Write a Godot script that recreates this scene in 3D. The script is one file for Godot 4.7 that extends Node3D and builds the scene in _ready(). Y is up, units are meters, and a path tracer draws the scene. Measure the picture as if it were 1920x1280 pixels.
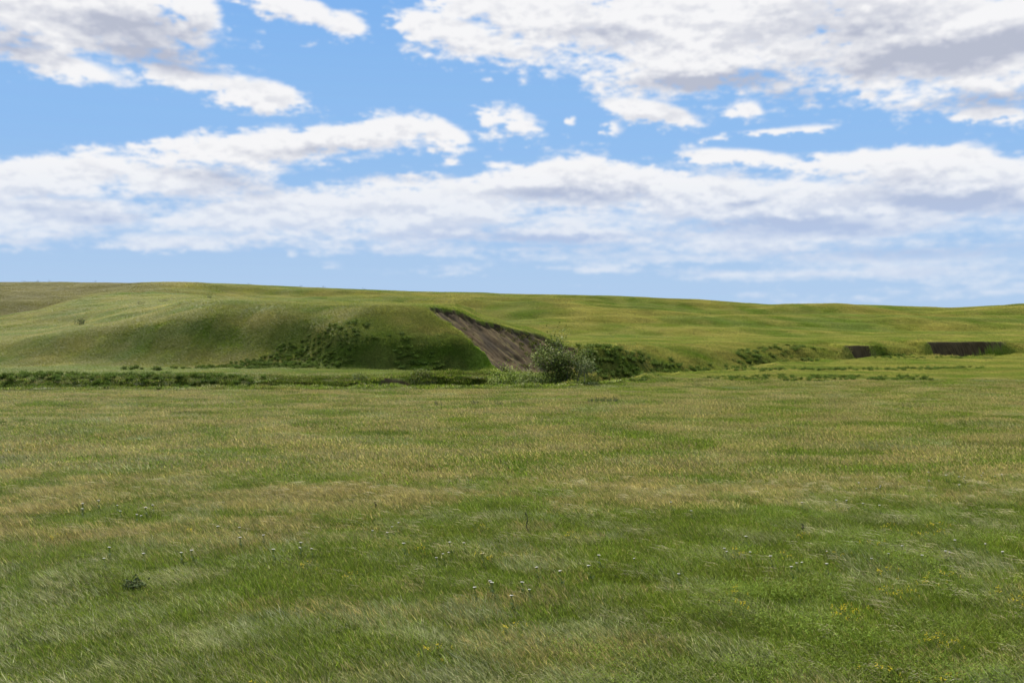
extends Node3D
# Rolling prairie in early summer: a grass meadow, a creek gully, a hill with an eroded scarp, low shrubs and one tree.
# World: y up, the meadow falls away towards -z. In the terrain functions d is the distance north (d = -z).

var rng := RandomNumberGenerator.new()
var noise_soft := FastNoiseLite.new()    # broad swells and patches
var noise_fine := FastNoiseLite.new()    # small bumps
var noise_cloud := FastNoiseLite.new()
var noise_wisp := FastNoiseLite.new()

const CLOUDS := [
	[-23.45, 15.25, 6.97, 2.82, -4, 1.1], [-17.68, 15.68, 1.53, 1.9, 0, 1], [-24.48, 13.04, 4.32, 0.98, -9, 1], [-18.65, 12.86, 3.31, 0.87, -8, 1],
	[-14.71, 12.28, 4.31, 0.95, -8, 1], [-12.97, 17.17, 2.48, 0.84, -18, 1], [-9.43, 16.2, 1.34, 0.67, -10, 0.8], [-11.21, 16.67, 1.48, 0.75, -25, 0.8],
	[-3.37, 16.11, 3.98, 0.92, -8, 0.9], [-0.92, 15.13, 4.6, 1.23, -12, 0.9], [1.23, 16.69, 6.13, 1.84, -6, 1.1], [10.32, 15.6, 10.1, 3.56, -4, 1.3],
	[22.94, 14.12, 9.37, 3.53, -3, 1.3], [25.24, 10.49, 2.51, 0.5, -4, 0.9], [19.47, 11.84, 1.23, 0.64, -10, 0.8], [-1.84, 17.25, 2.76, 0.67, 6, 0.9],
	[-6.72, 10.69, 1.97, 0.91, -8, 0.9], [-4.14, 10.65, 1.89, 0.8, -18, 0.9], [0.15, 11.06, 2.21, 1.04, -16, 0.85], [3.13, 11.19, 0.49, 0.49, 0, 0.6],
	[7.93, 11.54, 3.31, 0.97, -14, 0.9], [5.66, 10.86, 0.76, 0.55, 0, 0.5], [13.26, 11.55, 0.99, 0.78, -25, 0.7], [14.13, 10.22, 4.04, 0.21, 3, 0.75],
	[-24.22, 7.38, 5.87, 1.4, 11, 1.1], [-15.85, 9.08, 6.53, 1.36, 9, 1.1], [-9.73, 10.12, 4.77, 0.91, 6, 1.05], [-24.98, 5.41, 5.8, 1.45, 3, 1.15],
	[-18.65, 7.52, 6.61, 1.45, 6, 1], [-12.09, 5.98, 9.68, 1.8, 5, 0.9], [-4.29, 6.1, 10.07, 2.3, 3, 0.95], [3.98, 7.46, 7.94, 1.78, 2, 1.15],
	[11.21, 6.89, 7.68, 1.81, -5, 1.0], [17.82, 6.11, 9.18, 2.19, -2, 1.05], [24.22, 6.96, 6.64, 2.02, -6, 1.2], [12.68, 9.0, 3.65, 0.54, -6, 0.95],
	[18.65, 8.32, 3.03, 0.76, 4, 0.9], [23.45, 8.25, 3.62, 0.9, -3, 1.05], [16.13, 4.71, 14.73, 1.53, 0, 0.72], [3.68, 5.19, 10.7, 1.53, 1, 0.72],
	[20.55, 2.73, 9.15, 1.03, 0, 0.42], [-18.92, 4.29, 5.49, 0.52, 3, 0.75], [7.33, 3.34, 9.96, 0.49, 1, 0.42], [-12.68, 3.62, 0.55, 0.27, 0, 0.7],
	[-10.08, 3.11, 0.71, 0.24, 0, 0.55], [5.51, 2.96, 1.16, 0.15, 0, 0.5], [-3.37, 9.02, 0.49, 0.21, 0, 0.5], [-26.23, 3.99, 1.48, 0.39, 0, 0.5],
	[-9.13, 9.01, 1.5, 0.3, 5, 0.4],
]
const GREYS := [
	[-20.82, 15.26, 4.56, 1.2, -2, 0.95], [-26.23, 13.64, 2.22, 0.96, -5, 0.7], [-19.47, 13.9, 4.09, 0.87, -5, 0.85], [-25.24, 15.7, 3.01, 0.56, 0, 0.3],
	[23.71, 13.78, 6.95, 1.18, 2, 0.9], [11.8, 13.13, 5.59, 0.66, -2, 0.7], [5.2, 16.07, 2.74, 0.92, -10, 0.35], [18.92, 15.3, 5.49, 1.74, -5, 0.45],
	[25.49, 11.08, 3.5, 0.61, 0, 0.55], [15.56, 12.23, 2.56, 0.59, -10, 0.4], [-23.45, 5.56, 3.62, 0.48, -3, 0.8], [-16.13, 7.62, 4.25, 0.59, -6, 0.5],
	[-12.09, 9.51, 4.11, 0.36, 3, 0.45], [3.98, 7.25, 5.5, 0.61, 0, 0.6], [24.22, 6.27, 6.13, 0.78, -3, 0.75], [14.71, 5.03, 8.61, 0.65, 0, 0.65],
	[1.23, 4.59, 7.98, 0.67, 0, 0.5], [21.62, 3.7, 7.96, 0.57, 0, 0.5], [12.97, 6.55, 1.75, 0.3, 0, 0.5], [18.92, 5.21, 3.3, 0.64, 0, 0.6],
	[-6.42, 8.18, 3.64, 0.3, 0, 0.3], [8.83, 11.52, 1.8, 0.42, -10, 0.3], [21.62, 7.24, 2.92, 0.46, 0, 0.4],
]

func setup_noise() -> void:
	rng.seed = 4711
	noise_soft.seed = 11
	noise_soft.noise_type = FastNoiseLite.TYPE_SIMPLEX_SMOOTH
	noise_soft.frequency = 1.0
	noise_soft.fractal_octaves = 3
	noise_fine.seed = 23
	noise_fine.noise_type = FastNoiseLite.TYPE_SIMPLEX
	noise_fine.frequency = 1.0
	noise_fine.fractal_octaves = 2
	noise_cloud.seed = 5
	noise_cloud.noise_type = FastNoiseLite.TYPE_PERLIN
	noise_cloud.frequency = 1.0
	noise_cloud.fractal_octaves = 6
	noise_cloud.fractal_gain = 0.6
	noise_wisp.seed = 8
	noise_wisp.noise_type = FastNoiseLite.TYPE_PERLIN
	noise_wisp.frequency = 1.0
	noise_wisp.fractal_octaves = 4

# ---------------------------------------------------------------- sky

func field_of(list: Array, w: int, h: int, az0: float, el0: float, step: float) -> PackedFloat32Array:
	# how far inside the nearest of a list of ellipses each direction lies: 1 in the middle, below 0 outside
	var a := PackedFloat32Array()
	a.resize(w * h)
	a.fill(-0.8)
	for e: Array in list:
		var c := cos(deg_to_rad(e[4]))
		var s := sin(deg_to_rad(e[4]))
		var reach: float = maxf(e[2], e[3]) * 1.9
		for j in range(maxi(0, int((e[1] - reach - el0) / step)), mini(h, int((e[1] + reach - el0) / step) + 1)):
			for i in range(maxi(0, int((e[0] - reach - az0) / step)), mini(w, int((e[0] + reach - az0) / step) + 1)):
				var x: float = az0 + i * step - e[0]
				var y: float = el0 + j * step - e[1]
				var p: float = (x * c + y * s) / e[2]
				var q: float = (y * c - x * s) / e[3]
				var v: float = e[5] - sqrt(p * p + q * q) * (e[5] + 0.0)
				if e[5] < 1.0:
					v = maxf(v, -0.8)
				var k := j * w + i
				if v > a[k]:
					a[k] = v
	return a

var cover_field: PackedFloat32Array
var grey_field: PackedFloat32Array
const FW := 308
const FH := 112
const FAZ := -38.5
const FEL := -2.0
const FSTEP := 0.25

func look_up(a: PackedFloat32Array, az: float, el: float) -> float:
	var x := clampf((az - FAZ) / FSTEP, 0.0, FW - 1.01)
	var y := clampf((el - FEL) / FSTEP, 0.0, FH - 1.01)
	var i := int(x)
	var j := int(y)
	x -= i
	y -= j
	var k := j * FW + i
	return lerpf(lerpf(a[k], a[k + 1], x), lerpf(a[k + FW], a[k + FW + 1], x), y)

func sky_color(az: float, el: float) -> Color:
	var e := maxf(el, 0.0)
	var t := pow(clampf(e / 90.0, 0.0, 1.0), 0.55)
	# clear air: pale at the horizon, deeper blue higher up (linear values)
	var c := Vector3(0.45, 0.615, 0.84).lerp(Vector3(0.285, 0.515, 0.865), smoothstep(0.0, 11.0, e))
	c = c.lerp(Vector3(0.18, 0.42, 0.85), smoothstep(9.0, 24.0, e))
	c = c.lerp(Vector3(0.09, 0.25, 0.68), smoothstep(0.45, 1.0, t))
	# cloud noise: in a plane of cloud overhead, and in angles for the billows seen side-on
	var up := sin(deg_to_rad(e))
	var flat := cos(deg_to_rad(e)) / (up + 0.10)
	var px := sin(deg_to_rad(az)) * flat
	var pz := cos(deg_to_rad(az)) * flat
	var sheet := noise_wisp.get_noise_3d(px * 1.1, 3.0, pz * 1.6)
	var ax := sin(deg_to_rad(az)) * 57.3
	var ac := cos(deg_to_rad(az)) * 57.3
	var ey := e * 1.7
	var puff := noise_cloud.get_noise_3d(ax * 0.27, ey * 0.36, ac * 0.27)
	var puff_up := noise_cloud.get_noise_3d(ax * 0.27, (ey + 0.9) * 0.36, ac * 0.27)
	var fine := noise_cloud.get_noise_3d(ax * 1.05 + 9.0, ey * 1.7, ac * 1.05)
	var fine_up := noise_cloud.get_noise_3d(ax * 1.05 + 9.25, (ey + 0.55) * 1.7, ac * 1.05)
	var streak := noise_wisp.get_noise_3d(ax * 0.10, ey * 0.75, ac * 0.10 + 40.0)
	var inside := (1.0 - smoothstep(30.0, 37.0, absf(az))) * (1.0 - smoothstep(18.5, 24.0, e))
	var open := noise_soft.get_noise_3d(px * 0.42, 0.0, pz * 0.55) * 1.5 + 0.25
	open = lerpf(-0.5, open, smoothstep(1.0, 7.0, e))
	var cover := open
	var grey := smoothstep(0.1, 0.8, open) * 0.6
	var brow := 0.0      # above 0 near the top of a cloud, below 0 near its base
	if inside > 0.0:
		var waz := az + puff * 1.3 + fine * 0.5
		var wel := e + puff * 0.45 + fine * 0.3 + streak * 0.25
		var here := look_up(cover_field, waz, wel)
		brow = clampf((here - look_up(cover_field, waz, wel + 0.7)) * 1.6, -1.0, 1.0) * inside
		cover = lerpf(open, here * 1.25, inside)
		grey = lerpf(grey, smoothstep(-0.25, 0.75, look_up(grey_field, az + puff * 1.6, e + puff * 0.5 + fine * 0.15)) * 1.15, inside)
	var low := 1.0 - smoothstep(4.0, 9.5, e)
	var dens := cover + puff * lerpf(1.35, 0.45, low) + fine * lerpf(1.0, 0.55, low) + streak * lerpf(0.25, 0.75, low) + sheet * 0.5 + 0.2
	var alpha := smoothstep(0.0, lerpf(lerpf(0.95, 0.55, smoothstep(-0.2, 0.4, brow)), 0.9, low), dens)
	alpha *= lerpf(1.0, 0.82, low)
	var rise := clampf((puff - puff_up) * 2.4 + (fine - fine_up) * 1.1 + fine * 0.3, -0.7, 0.7)
	var thick := smoothstep(0.15, 1.1, dens)
	var g := clampf(grey * (0.9 + streak * 0.5 + fine * 0.35 - 0.5 * maxf(brow, 0.0)) + thick * 0.16 - rise * 0.5 * (0.3 + 0.7 * thick) - brow * 0.2 + streak * 0.12, 0.0, 1.0)
	var white := Vector3(0.93, 0.93, 0.945).lerp(Vector3(0.86, 0.885, 0.935), low)
	var shade := Vector3(0.48, 0.515, 0.63).lerp(Vector3(0.47, 0.56, 0.77), low)
	var cc := white.lerp(shade, g)
	# distant cloud pales into the air
	cc = cc.lerp(Vector3(0.55, 0.68, 0.87), 0.45 * (1.0 - smoothstep(0.5, 6.0, e)))
	c = c.lerp(cc, alpha)
	return Color(c.x, c.y, c.z).linear_to_srgb()

func sky_picture() -> ImageTexture:
	cover_field = field_of(CLOUDS, FW, FH, FAZ, FEL, FSTEP)
	grey_field = field_of(GREYS, FW, FH, FAZ, FEL, FSTEP)
	# the first column of a panorama looks north (-z), and columns run clockwise
	var im := Image.create(1024, 512, false, Image.FORMAT_RGB8)
	im.fill(Color(0.13, 0.15, 0.07).linear_to_srgb())
	for j in 262:
		for i in 1024:
			im.set_pixel(i, j, sky_color(wrapf((i + 0.5) / 1024.0 * 360.0, -180.0, 180.0), 90.0 - (j + 0.5) / 512.0 * 180.0))
	im.resize(4096, 2048, Image.INTERPOLATE_CUBIC)
	# the finer clouds ahead
	for j in range(750, 1030):
		for i in range(-418, 418):
			im.set_pixel(posmod(i, 4096), j, sky_color((i + 0.5) / 4096.0 * 360.0, 90.0 - (j + 0.5) / 2048.0 * 180.0))
	return ImageTexture.create_from_image(im)

# ---------------------------------------------------------------- terrain

func curve(x: float, xs: Array, ys: Array) -> float:
	var n := xs.size()
	if x <= xs[0]:
		return ys[0]
	for i in range(1, n):
		if x < xs[i]:
			var t: float = (x - xs[i - 1]) / (xs[i] - xs[i - 1])
			t = lerpf(t, t * t * (3.0 - 2.0 * t), 0.6)
			return lerpf(ys[i - 1], ys[i], t)
	return ys[n - 1]

# where the terrace or the hill begins behind the creek
const FOOT_X := [-80.0, -50.0, -25.0, -12.0, -7.0, -3.0, 2.0, 7.5, 20.0, 31.0, 45.0, 62.0, 90.0, 140.0]
const FOOT_D := [98.0, 95.0, 93.0, 90.0, 90.3, 92.0, 92.0, 96.0, 106.0, 118.0, 126.0, 132.5, 138.0, 152.0]
const RISE_X := [-60.0, -45.0, -30.0, -18.0, -8.0, 0.0]
const RISE_L := [52.0, 28.0, 16.0, 13.0, 11.0, 10.0]
const CREST_W := [-10.0, -4.0, 0.0, 5.5, 12.0, 33.0, 87.0, 156.0, 260.0]
const CREST_H := [0.6, 2.2, 3.2, 4.0, 4.6, 5.3, 6.8, 9.4, 12.5]
const NOSE_X := [-8.0, -6.0, -3.0, 2.0, 5.0, 8.5]
const NOSE_F := [1.0, 0.96, 0.74, 0.5, 0.3, 0.0]
const RIDGE_X := [-420.0, -180.0, -105.0, -30.0, 26.0, 60.0, 92.0, 120.0, 154.0, 180.0, 420.0]
const RIDGE_H := [18.0, 17.1, 16.6, 13.75, 12.4, 11.1, 9.25, 9.1, 8.1, 9.25, 13.0]
# the creek gully: x, d, half width, depth
const GULLY := [[-90.0, 75.0, 3.5, 0.9], [-38.0, 76.0, 3.5, 0.9], [-22.0, 76.0, 3.2, 1.0], [-12.5, 75.2, 2.6, 1.6], [-9.5, 76.4, 3.6, 2.3], [-5.5, 77.7, 4.7, 2.6], [0.0, 79.0, 4.6, 2.6], [4.0, 82.5, 4.6, 2.5], [9.0, 90.5, 4.8, 1.8], [18.0, 102.0, 4.8, 1.1], [28.0, 119.0, 4.5, 0.9], [44.0, 131.0, 4.0, 1.2], [58.0, 137.0, 4.0, 1.2], [80.0, 143.0, 4.0, 1.2], [130.0, 157.0, 4.0, 1.2]]

var bare := 0.0          # set by height(): how bare of grass the point is
var bare_kind := 0       # 1 the scarp, 2 and 3 the far cut banks, 4 the nick in the near bank

func height(x: float, d: float) -> float:
	bare = 0.0
	bare_kind = 0
	var r := sqrt(x * x + d * d)
	var h := -0.0151 * clampf(d, -40.0, 70.0)
	h += noise_soft.get_noise_2d(x * 0.035, d * 0.05) * 0.22 * smoothstep(4.0, 25.0, r)
	h += noise_fine.get_noise_2d(x * 0.35, d * 0.35) * 0.035
	if d < 60.0:
		return h
	h += 0.46 * smoothstep(72.0, 84.0, d) * (1.0 - smoothstep(-6.0, 4.0, x))
	# creek
	if d < 165.0:
		var best := 1e9
		var wide := 1.0
		var deep := 0.0
		for i in GULLY.size() - 1:
			var a: Array = GULLY[i]
			var b: Array = GULLY[i + 1]
			var ex: float = b[0] - a[0]
			var ed: float = b[1] - a[1]
			var t := clampf(((x - a[0]) * ex + (d - a[1]) * ed) / (ex * ex + ed * ed), 0.0, 1.0)
			var gap: float = (x - a[0] - ex * t) ** 2 + (d - a[1] - ed * t) ** 2
			if gap < best:
				best = gap
				wide = lerpf(a[2], b[2], t)
				deep = lerpf(a[3], b[3], t)
		best = sqrt(best) + noise_soft.get_noise_2d(x * 0.12, d * 0.12) * 0.9
		h -= deep * (1.0 - smoothstep(wide * 0.35, wide * 1.05, best))
		if x > -10.6 and x < -8.2 and d > 77.0 and d < 80.6 and best > wide * 0.6 and best < wide * 0.97:
			bare = 1.0
			bare_kind = 4
	var floor_h := h
	# terrace, then the long rise to the skyline
	var foot := curve(x, FOOT_X, FOOT_D) + noise_soft.get_noise_2d(x * 0.09 + 7.0, d * 0.03) * 1.2
	var s := d - foot
	# the bank is steep beside the scarp and at the two far cuts, gentle elsewhere
	var cuts := maxf(smoothstep(43.5, 45.5, x) * (1.0 - smoothstep(50.5, 53.5, x)), smoothstep(57.0, 59.0, x) * (1.0 - smoothstep(70.0, 76.0, x)))
	var wall := 3.4 + 15.0 * smoothstep(7.0, 22.0, x) + 8.0 * (1.0 - smoothstep(-26.0, -12.0, x))
	wall = lerpf(wall, 1.5, cuts)
	s -= 8.0 * cuts
	var top := 0.8 + 0.25 * noise_soft.get_noise_2d(x * 0.03, d * 0.03)
	top -= 0.5 * smoothstep(40.0, 46.0, x) * (1.0 - smoothstep(50.0, 58.0, x)) * (1.0 - smoothstep(0.0, 16.0, s))
	var far := clampf((d - 165.0) / 185.0, 0.0, 1.0)
	var ridge := curve(x * 350.0 / maxf(d, 260.0), RIDGE_X, RIDGE_H)
	var up := (ridge - 0.8) * (far * 0.45 + 0.55 * far * far * (3.0 - 2.0 * far))
	up += noise_soft.get_noise_2d(x * 0.011 + 3.0, d * 0.016) * 2.6 * smoothstep(165.0, 230.0, d) * (1.0 - smoothstep(300.0, 345.0, d))
	up -= 3.0 * exp(-((x + 105.0) / 40.0) ** 2 - ((d - 215.0) / 40.0) ** 2)
	if d > 350.0:
		up -= (d - 350.0) * 0.02
	var step := smoothstep(0.0, wall, s)
	# hill: its nose ends at the scarp, its crest runs back to the north-west
	var along := -0.605 * (x - 6.5) + 0.796 * (d - 101.0)
	var behind := 0.796 * (x - 6.5) + 0.605 * (d - 101.0)
	var hill := 0.0
	if s > 0.0:
		var reach := minf(s / curve(x, RISE_X, RISE_L), 1.0)
		hill = curve(along, CREST_W, CREST_H) * (1.0 - pow(1.0 - reach, 1.35)) * curve(x, NOSE_X, NOSE_F)
		hill *= 1.0 - smoothstep(5.0, 75.0, -behind) * (1.0 - smoothstep(-60.0, -30.0, x))
		hill *= 1.0 - smoothstep(0.0, 24.0, -(x + 71.0 + (d - 140.0) * 0.1))
		hill *= 1.0 - smoothstep(0.0, 26.0 + 0.25 * maxf(along, 0.0), behind)
		hill += noise_soft.get_noise_2d(x * 0.05, d * 0.05) * 0.3 * minf(hill, 1.0)
	# the hill's back and the long rise run into each other
	var soft := 1.2
	var q := clampf(0.5 + 0.5 * (hill - up) / soft, 0.0, 1.0)
	top += lerpf(up, hill, q) + soft * q * (1.0 - q) * 0.5
	var full := lerpf(h, maxf(top, h), step) if s < wall else top
	# bare far banks
	if s > 0.03 and s < wall * 0.96:
		var part := s / wall
		var ragged := noise_fine.get_noise_2d(x * 0.9, s * 2.0) * 0.8
		if x > 45.2 + (1.0 - part) * 2.2 and x < 48.9 + ragged + (1.0 - part) * 1.0:
			bare = 1.0
			bare_kind = 2
		elif x > 58.8 + (1.0 - part) * 1.4 and part > (x - 62.0) / 11.0 + ragged * 0.2:
			bare = 1.0
			bare_kind = 3
	h = full
	# scarp: the creek has cut the nose of the hill back to a steep bare slope
	if x > -14.0 and x < 14.0 and d > 80.0 and d < 125.0:
		# u runs down the left edge of the scarp, v across it
		var u := 0.696 * (x + 6.56) - 0.718 * (d - 98.0)
		var v := 0.718 * (x + 6.56) + 0.696 * (d - 98.0) + noise_soft.get_noise_2d(u * 0.3, 4.0) * 0.5
		var cut := 4.1 - 0.54 * u + noise_soft.get_noise_2d(v * 0.35, u * 0.08) * 0.16
		cut += (0.16 * v - 1.5 * (1.0 - exp(-v / 0.7))) if v > 0.0 else -v * 3.0
		cut += 0.5 * maxf(x - 4.8, 0.0) ** 1.5
		var deep_in := h - cut
		if deep_in > 0.0:
			var lip := smoothstep(0.0, 0.16, deep_in)
			var rill := noise_fine.get_noise_2d(v * 1.6, u * 0.12) * 0.09 + noise_fine.get_noise_2d(v * 0.7 + 20.0, u * 0.1) * 0.14
			var bed := cut - 0.3 * smoothstep(93.0, 97.0, d) + rill
			h = maxf(lerpf(h, bed, lip), floor_h - 0.2)
			if deep_in > 0.06 and h > floor_h - 0.05:
				bare = 1.0
				bare_kind = 1
	return h

func ground_point(x: float, d: float) -> Vector3:
	return Vector3(x, height(x, d), -d)

func clear_of_banks(x: float, d: float, reach: float) -> bool:
	# no bare earth within reach: keeps a tuft's blades from hanging out over a cut
	if not ((absf(x) < 14.0 and d > 84.0 and d < 114.0) or (x > 40.0 and x < 78.0 and d > 126.0 and d < 152.0) or (x > -13.0 and x < -6.0 and d > 75.0 and d < 83.0)):
		return true
	for o: Vector2 in [Vector2(0, 0), Vector2(1, 0), Vector2(-1, 0), Vector2(0, 1), Vector2(0, -1), Vector2(0.7, -0.7), Vector2(-0.7, -0.7), Vector2(0.7, 0.7)]:
		height(x + o.x * reach, d + o.y * reach)
		if bare > 0.5:
			return false
	return true

func ground_normal(x: float, d: float, e := 0.6) -> Vector3:
	var hx := height(x + e, d) - height(x - e, d)
	var hd := height(x, d + e) - height(x, d - e)
	return Vector3(-hx, 2.0 * e, hd).normalized()

# what grows where: x = dry tan seed heads, y = pale silvery grass, z = lush green
func growth(x: float, d: float) -> Vector3:
	var a := noise_soft.get_noise_2d(x * 0.07 + 50.0, d * 0.13)
	var b := noise_soft.get_noise_2d(x * 0.16 + 90.0, d * 0.30)
	var c := noise_soft.get_noise_2d(x * 0.45 + 20.0, d * 0.8)
	var tan_amount := 0.0
	var pale := clampf(0.12 + c * (0.5 if d < 80.0 else 0.12) + b * 0.3, 0.0, 1.0)
	if d < 72.0:
		var line := 21.0 + clampf(x, -12.0, 14.0) * 0.34 + a * 3.5
		tan_amount = smoothstep(line - 1.5, line + 2.5, d) * clampf(0.5 + b * 1.1 + c * 0.5, 0.0, 1.0)
		tan_amount += smoothstep(0.1, 0.5, b + c * 0.4) * 0.4 * (1.0 - smoothstep(11.0, 17.0, d) * smoothstep(-3.0, 3.0, x))
		var q := Vector2((x - 0.95) / 1.15, (d - 12.4) / 0.65).length() + c * 0.5
		tan_amount = maxf(tan_amount, 1.0 - smoothstep(0.6, 1.1, q))
		pale += 0.35 * (1.0 - smoothstep(11.0, 16.0, d)) * (1.0 - smoothstep(1.0, 4.0, x))
	elif d < 95.0 and x < 8.0:
		tan_amount = clampf(0.2 + b * 0.9, 0.0, 1.0) * 0.6
	elif d < 165.0:
		tan_amount = clampf(0.5 + a * 0.8 + b * 0.5, 0.0, 1.0) * 0.9
		pale *= 0.7
	else:
		var broad := noise_soft.get_noise_2d(x * 0.022 + 13.0, d * 0.014)
		var small := noise_soft.get_noise_2d(x * 0.12 + 31.0, d * 0.05)
		tan_amount = clampf(0.52 + broad * 1.1 + small * 0.7, 0.0, 1.0) * 0.9
		pale = clampf(0.2 + small * 0.4 - broad * 0.3, 0.0, 1.0)
	tan_amount = clampf(tan_amount, 0.0, 1.0)
	if d > 230.0 and x < -95.0:  # far left slopes: browner growth, partly standing in for cloud shadow
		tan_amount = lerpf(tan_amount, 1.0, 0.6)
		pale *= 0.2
	pale = clampf(pale, 0.0, 1.0) * (1.0 - 0.6 * tan_amount)
	return Vector3(tan_amount, pale, 1.0)

const LUSH := Vector3(0.098, 0.148, 0.016)
const TAN := Vector3(0.285, 0.25, 0.06)
const PALE := Vector3(0.22, 0.245, 0.09)

func sward(x: float, d: float) -> Vector3:
	var g := growth(x, d)
	var c := LUSH.lerp(TAN, g.x * 0.75).lerp(PALE, g.y * 0.6)
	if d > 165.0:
		# browner grass on the far left slopes, with some cloud shadow put into its colour
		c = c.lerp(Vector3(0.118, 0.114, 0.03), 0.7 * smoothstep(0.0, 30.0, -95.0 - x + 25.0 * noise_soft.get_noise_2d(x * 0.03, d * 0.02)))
	return c

func build_ground() -> void:
	var angles := PackedFloat32Array()
	var k := -180.0
	while k < 180.0:
		angles.append(k)
		k += 0.095 if absf(k + 0.05) < 34.0 else (0.8 if absf(k) < 45.0 else 4.0)
	var rows := PackedFloat32Array()
	var r := 0.6
	while r < 2600.0:
		rows.append(r)
		if r < 62.0:
			r *= 1.045
		elif r < 160.0:
			r += 0.14 if r > 136.0 and r < 158.0 else (0.22 if r > 88.0 and r < 107.0 else 0.38)
		elif r < 365.0:
			r *= 1.008
		else:
			r *= 1.12
	var n := angles.size()
	var m := rows.size()
	var points := PackedVector3Array()
	var tints := PackedColorArray()
	var kinds := PackedByteArray()
	points.resize(n * m)
	tints.resize(n * m)
	kinds.resize(n * m)
	for j in m:
		for i in n:
			var a := deg_to_rad(angles[i])
			var x := sin(a) * rows[j]
			var d := cos(a) * rows[j]
			var at := j * n + i
			points[at] = Vector3(x, height(x, d), -d)
			kinds[at] = bare_kind if bare > 0.5 else 0
			if bare > 0.5:
				var fall := 0.696 * (x + 6.56) - 0.718 * (d - 98.0)
				var across := 0.718 * (x + 6.56) + 0.696 * (d - 98.0)
				var v := noise_fine.get_noise_2d(across * 2.2, fall * 0.1)
				var w := noise_soft.get_noise_2d(across * 0.5 + 5.0, fall * 0.2)
				var soil := Vector3(0.108, 0.075, 0.036).lerp(Vector3(0.048, 0.037, 0.021), clampf(0.45 - w * 1.3, 0.0, 1.0))
				soil = soil.lerp(Vector3(0.17, 0.135, 0.055), smoothstep(0.25, 0.6, v))
				soil *= 1.0 + noise_fine.get_noise_2d(x * 3.0, d * 3.0) * 0.18
				if bare_kind > 1:
					soil = Vector3(0.09, 0.066, 0.032) * (1.0 + noise_fine.get_noise_2d(x * 0.3, points[at].y * 3.0) * 0.6)
				tints[at] = Color(soil.x, soil.y, soil.z)
			else:
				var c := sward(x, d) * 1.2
				tints[at] = Color(c.x, c.y, c.z)
	var normals := PackedVector3Array()
	normals.resize(n * m)
	for j in m:
		for i in n:
			var e := points[j * n + (i + 1) % n] - points[j * n + (i + n - 1) % n]
			var f := points[mini(j + 1, m - 1) * n + i] - points[maxi(j - 1, 0) * n + i]
			normals[j * n + i] = e.cross(f).normalized()
	var lists: Array[PackedInt32Array] = [PackedInt32Array(), PackedInt32Array(), PackedInt32Array(), PackedInt32Array(), PackedInt32Array()]
	for j in m - 1:
		for i in n:
			var i2 := (i + 1) % n
			var a := j * n + i
			var b := j * n + i2
			var c := a + n
			var e := b + n
			var kind := 0
			for q: int in [a, b, c, e]:
				kind = maxi(kind, kinds[q])
			var l := lists[kind]
			l.append(a)
			l.append(c)
			l.append(b)
			l.append(b)
			l.append(c)
			l.append(e)
			lists[kind] = l
	# the middle, round the foot of the camera
	var l0 := lists[0]
	var centre := points.size()
	points.append(Vector3(0, height(0, 0), 0))
	normals.append(Vector3.UP)
	tints.append(tints[0])
	for i in n:
		l0.append(centre)
		l0.append(i)
		l0.append((i + 1) % n)
	lists[0] = l0
	var turf := StandardMaterial3D.new()
	turf.resource_name = "turf"
	turf.vertex_color_use_as_albedo = true
	turf.roughness = 1.0
	turf.specular_mode = BaseMaterial3D.SPECULAR_DISABLED
	turf.albedo_texture = speckle(Color(0.62, 0.66, 0.55), Color(1.0, 1.0, 1.0), 0.05, 31)
	turf.uv1_triplanar = true
	turf.uv1_world_triplanar = true
	turf.uv1_scale = Vector3(0.13, 0.13, 0.13)
	var earth := StandardMaterial3D.new()
	earth.resource_name = "bare_earth"
	earth.vertex_color_use_as_albedo = true
	earth.roughness = 0.95
	earth.metallic_specular = 0.2
	earth.albedo_texture = speckle(Color(0.78, 0.77, 0.75), Color(1.0, 1.0, 1.0), 0.06, 37)
	earth.uv1_triplanar = true
	earth.uv1_world_triplanar = true
	earth.uv1_scale = Vector3(0.25, 0.25, 0.25)
	var names := ["ground", "eroded_bank", "eroded_bank_001", "eroded_bank_002", "eroded_bank_003"]
	var labels := ["rolling prairie ground of meadow, hill and far ridge", "large bare brown scarp cut into the end of the green hill beside the tree", "small dark cut bank in the far creek, nearer the picture's middle", "long dark cut bank at the far right under the flat terrace", "small bare nick in the near creek bank below the hill"]
	for q in 5:
		if lists[q].is_empty():
			continue
		# keep only the vertices this piece uses
		var again := {}
		var pv := PackedVector3Array()
		var nv := PackedVector3Array()
		var cv := PackedColorArray()
		var iv := PackedInt32Array()
		for at in lists[q]:
			if not again.has(at):
				again[at] = pv.size()
				pv.append(points[at])
				nv.append(normals[at])
				cv.append(tints[at])
			iv.append(again[at])
		var o := mesh_of(pv, nv, cv, iv, names[q], turf if q == 0 else earth)
		o.set_meta("kind", "structure")
		o.set_meta("label", labels[q])
		o.set_meta("category", "ground" if q == 0 else "bank")
		add_child(o)

func mesh_of(pv: PackedVector3Array, nv: PackedVector3Array, cv: PackedColorArray, iv: PackedInt32Array, called: String, mat: Material) -> MeshInstance3D:
	var o := MeshInstance3D.new()
	o.name = called
	o.mesh = raw_mesh(pv, nv, cv, iv, mat)
	return o

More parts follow.
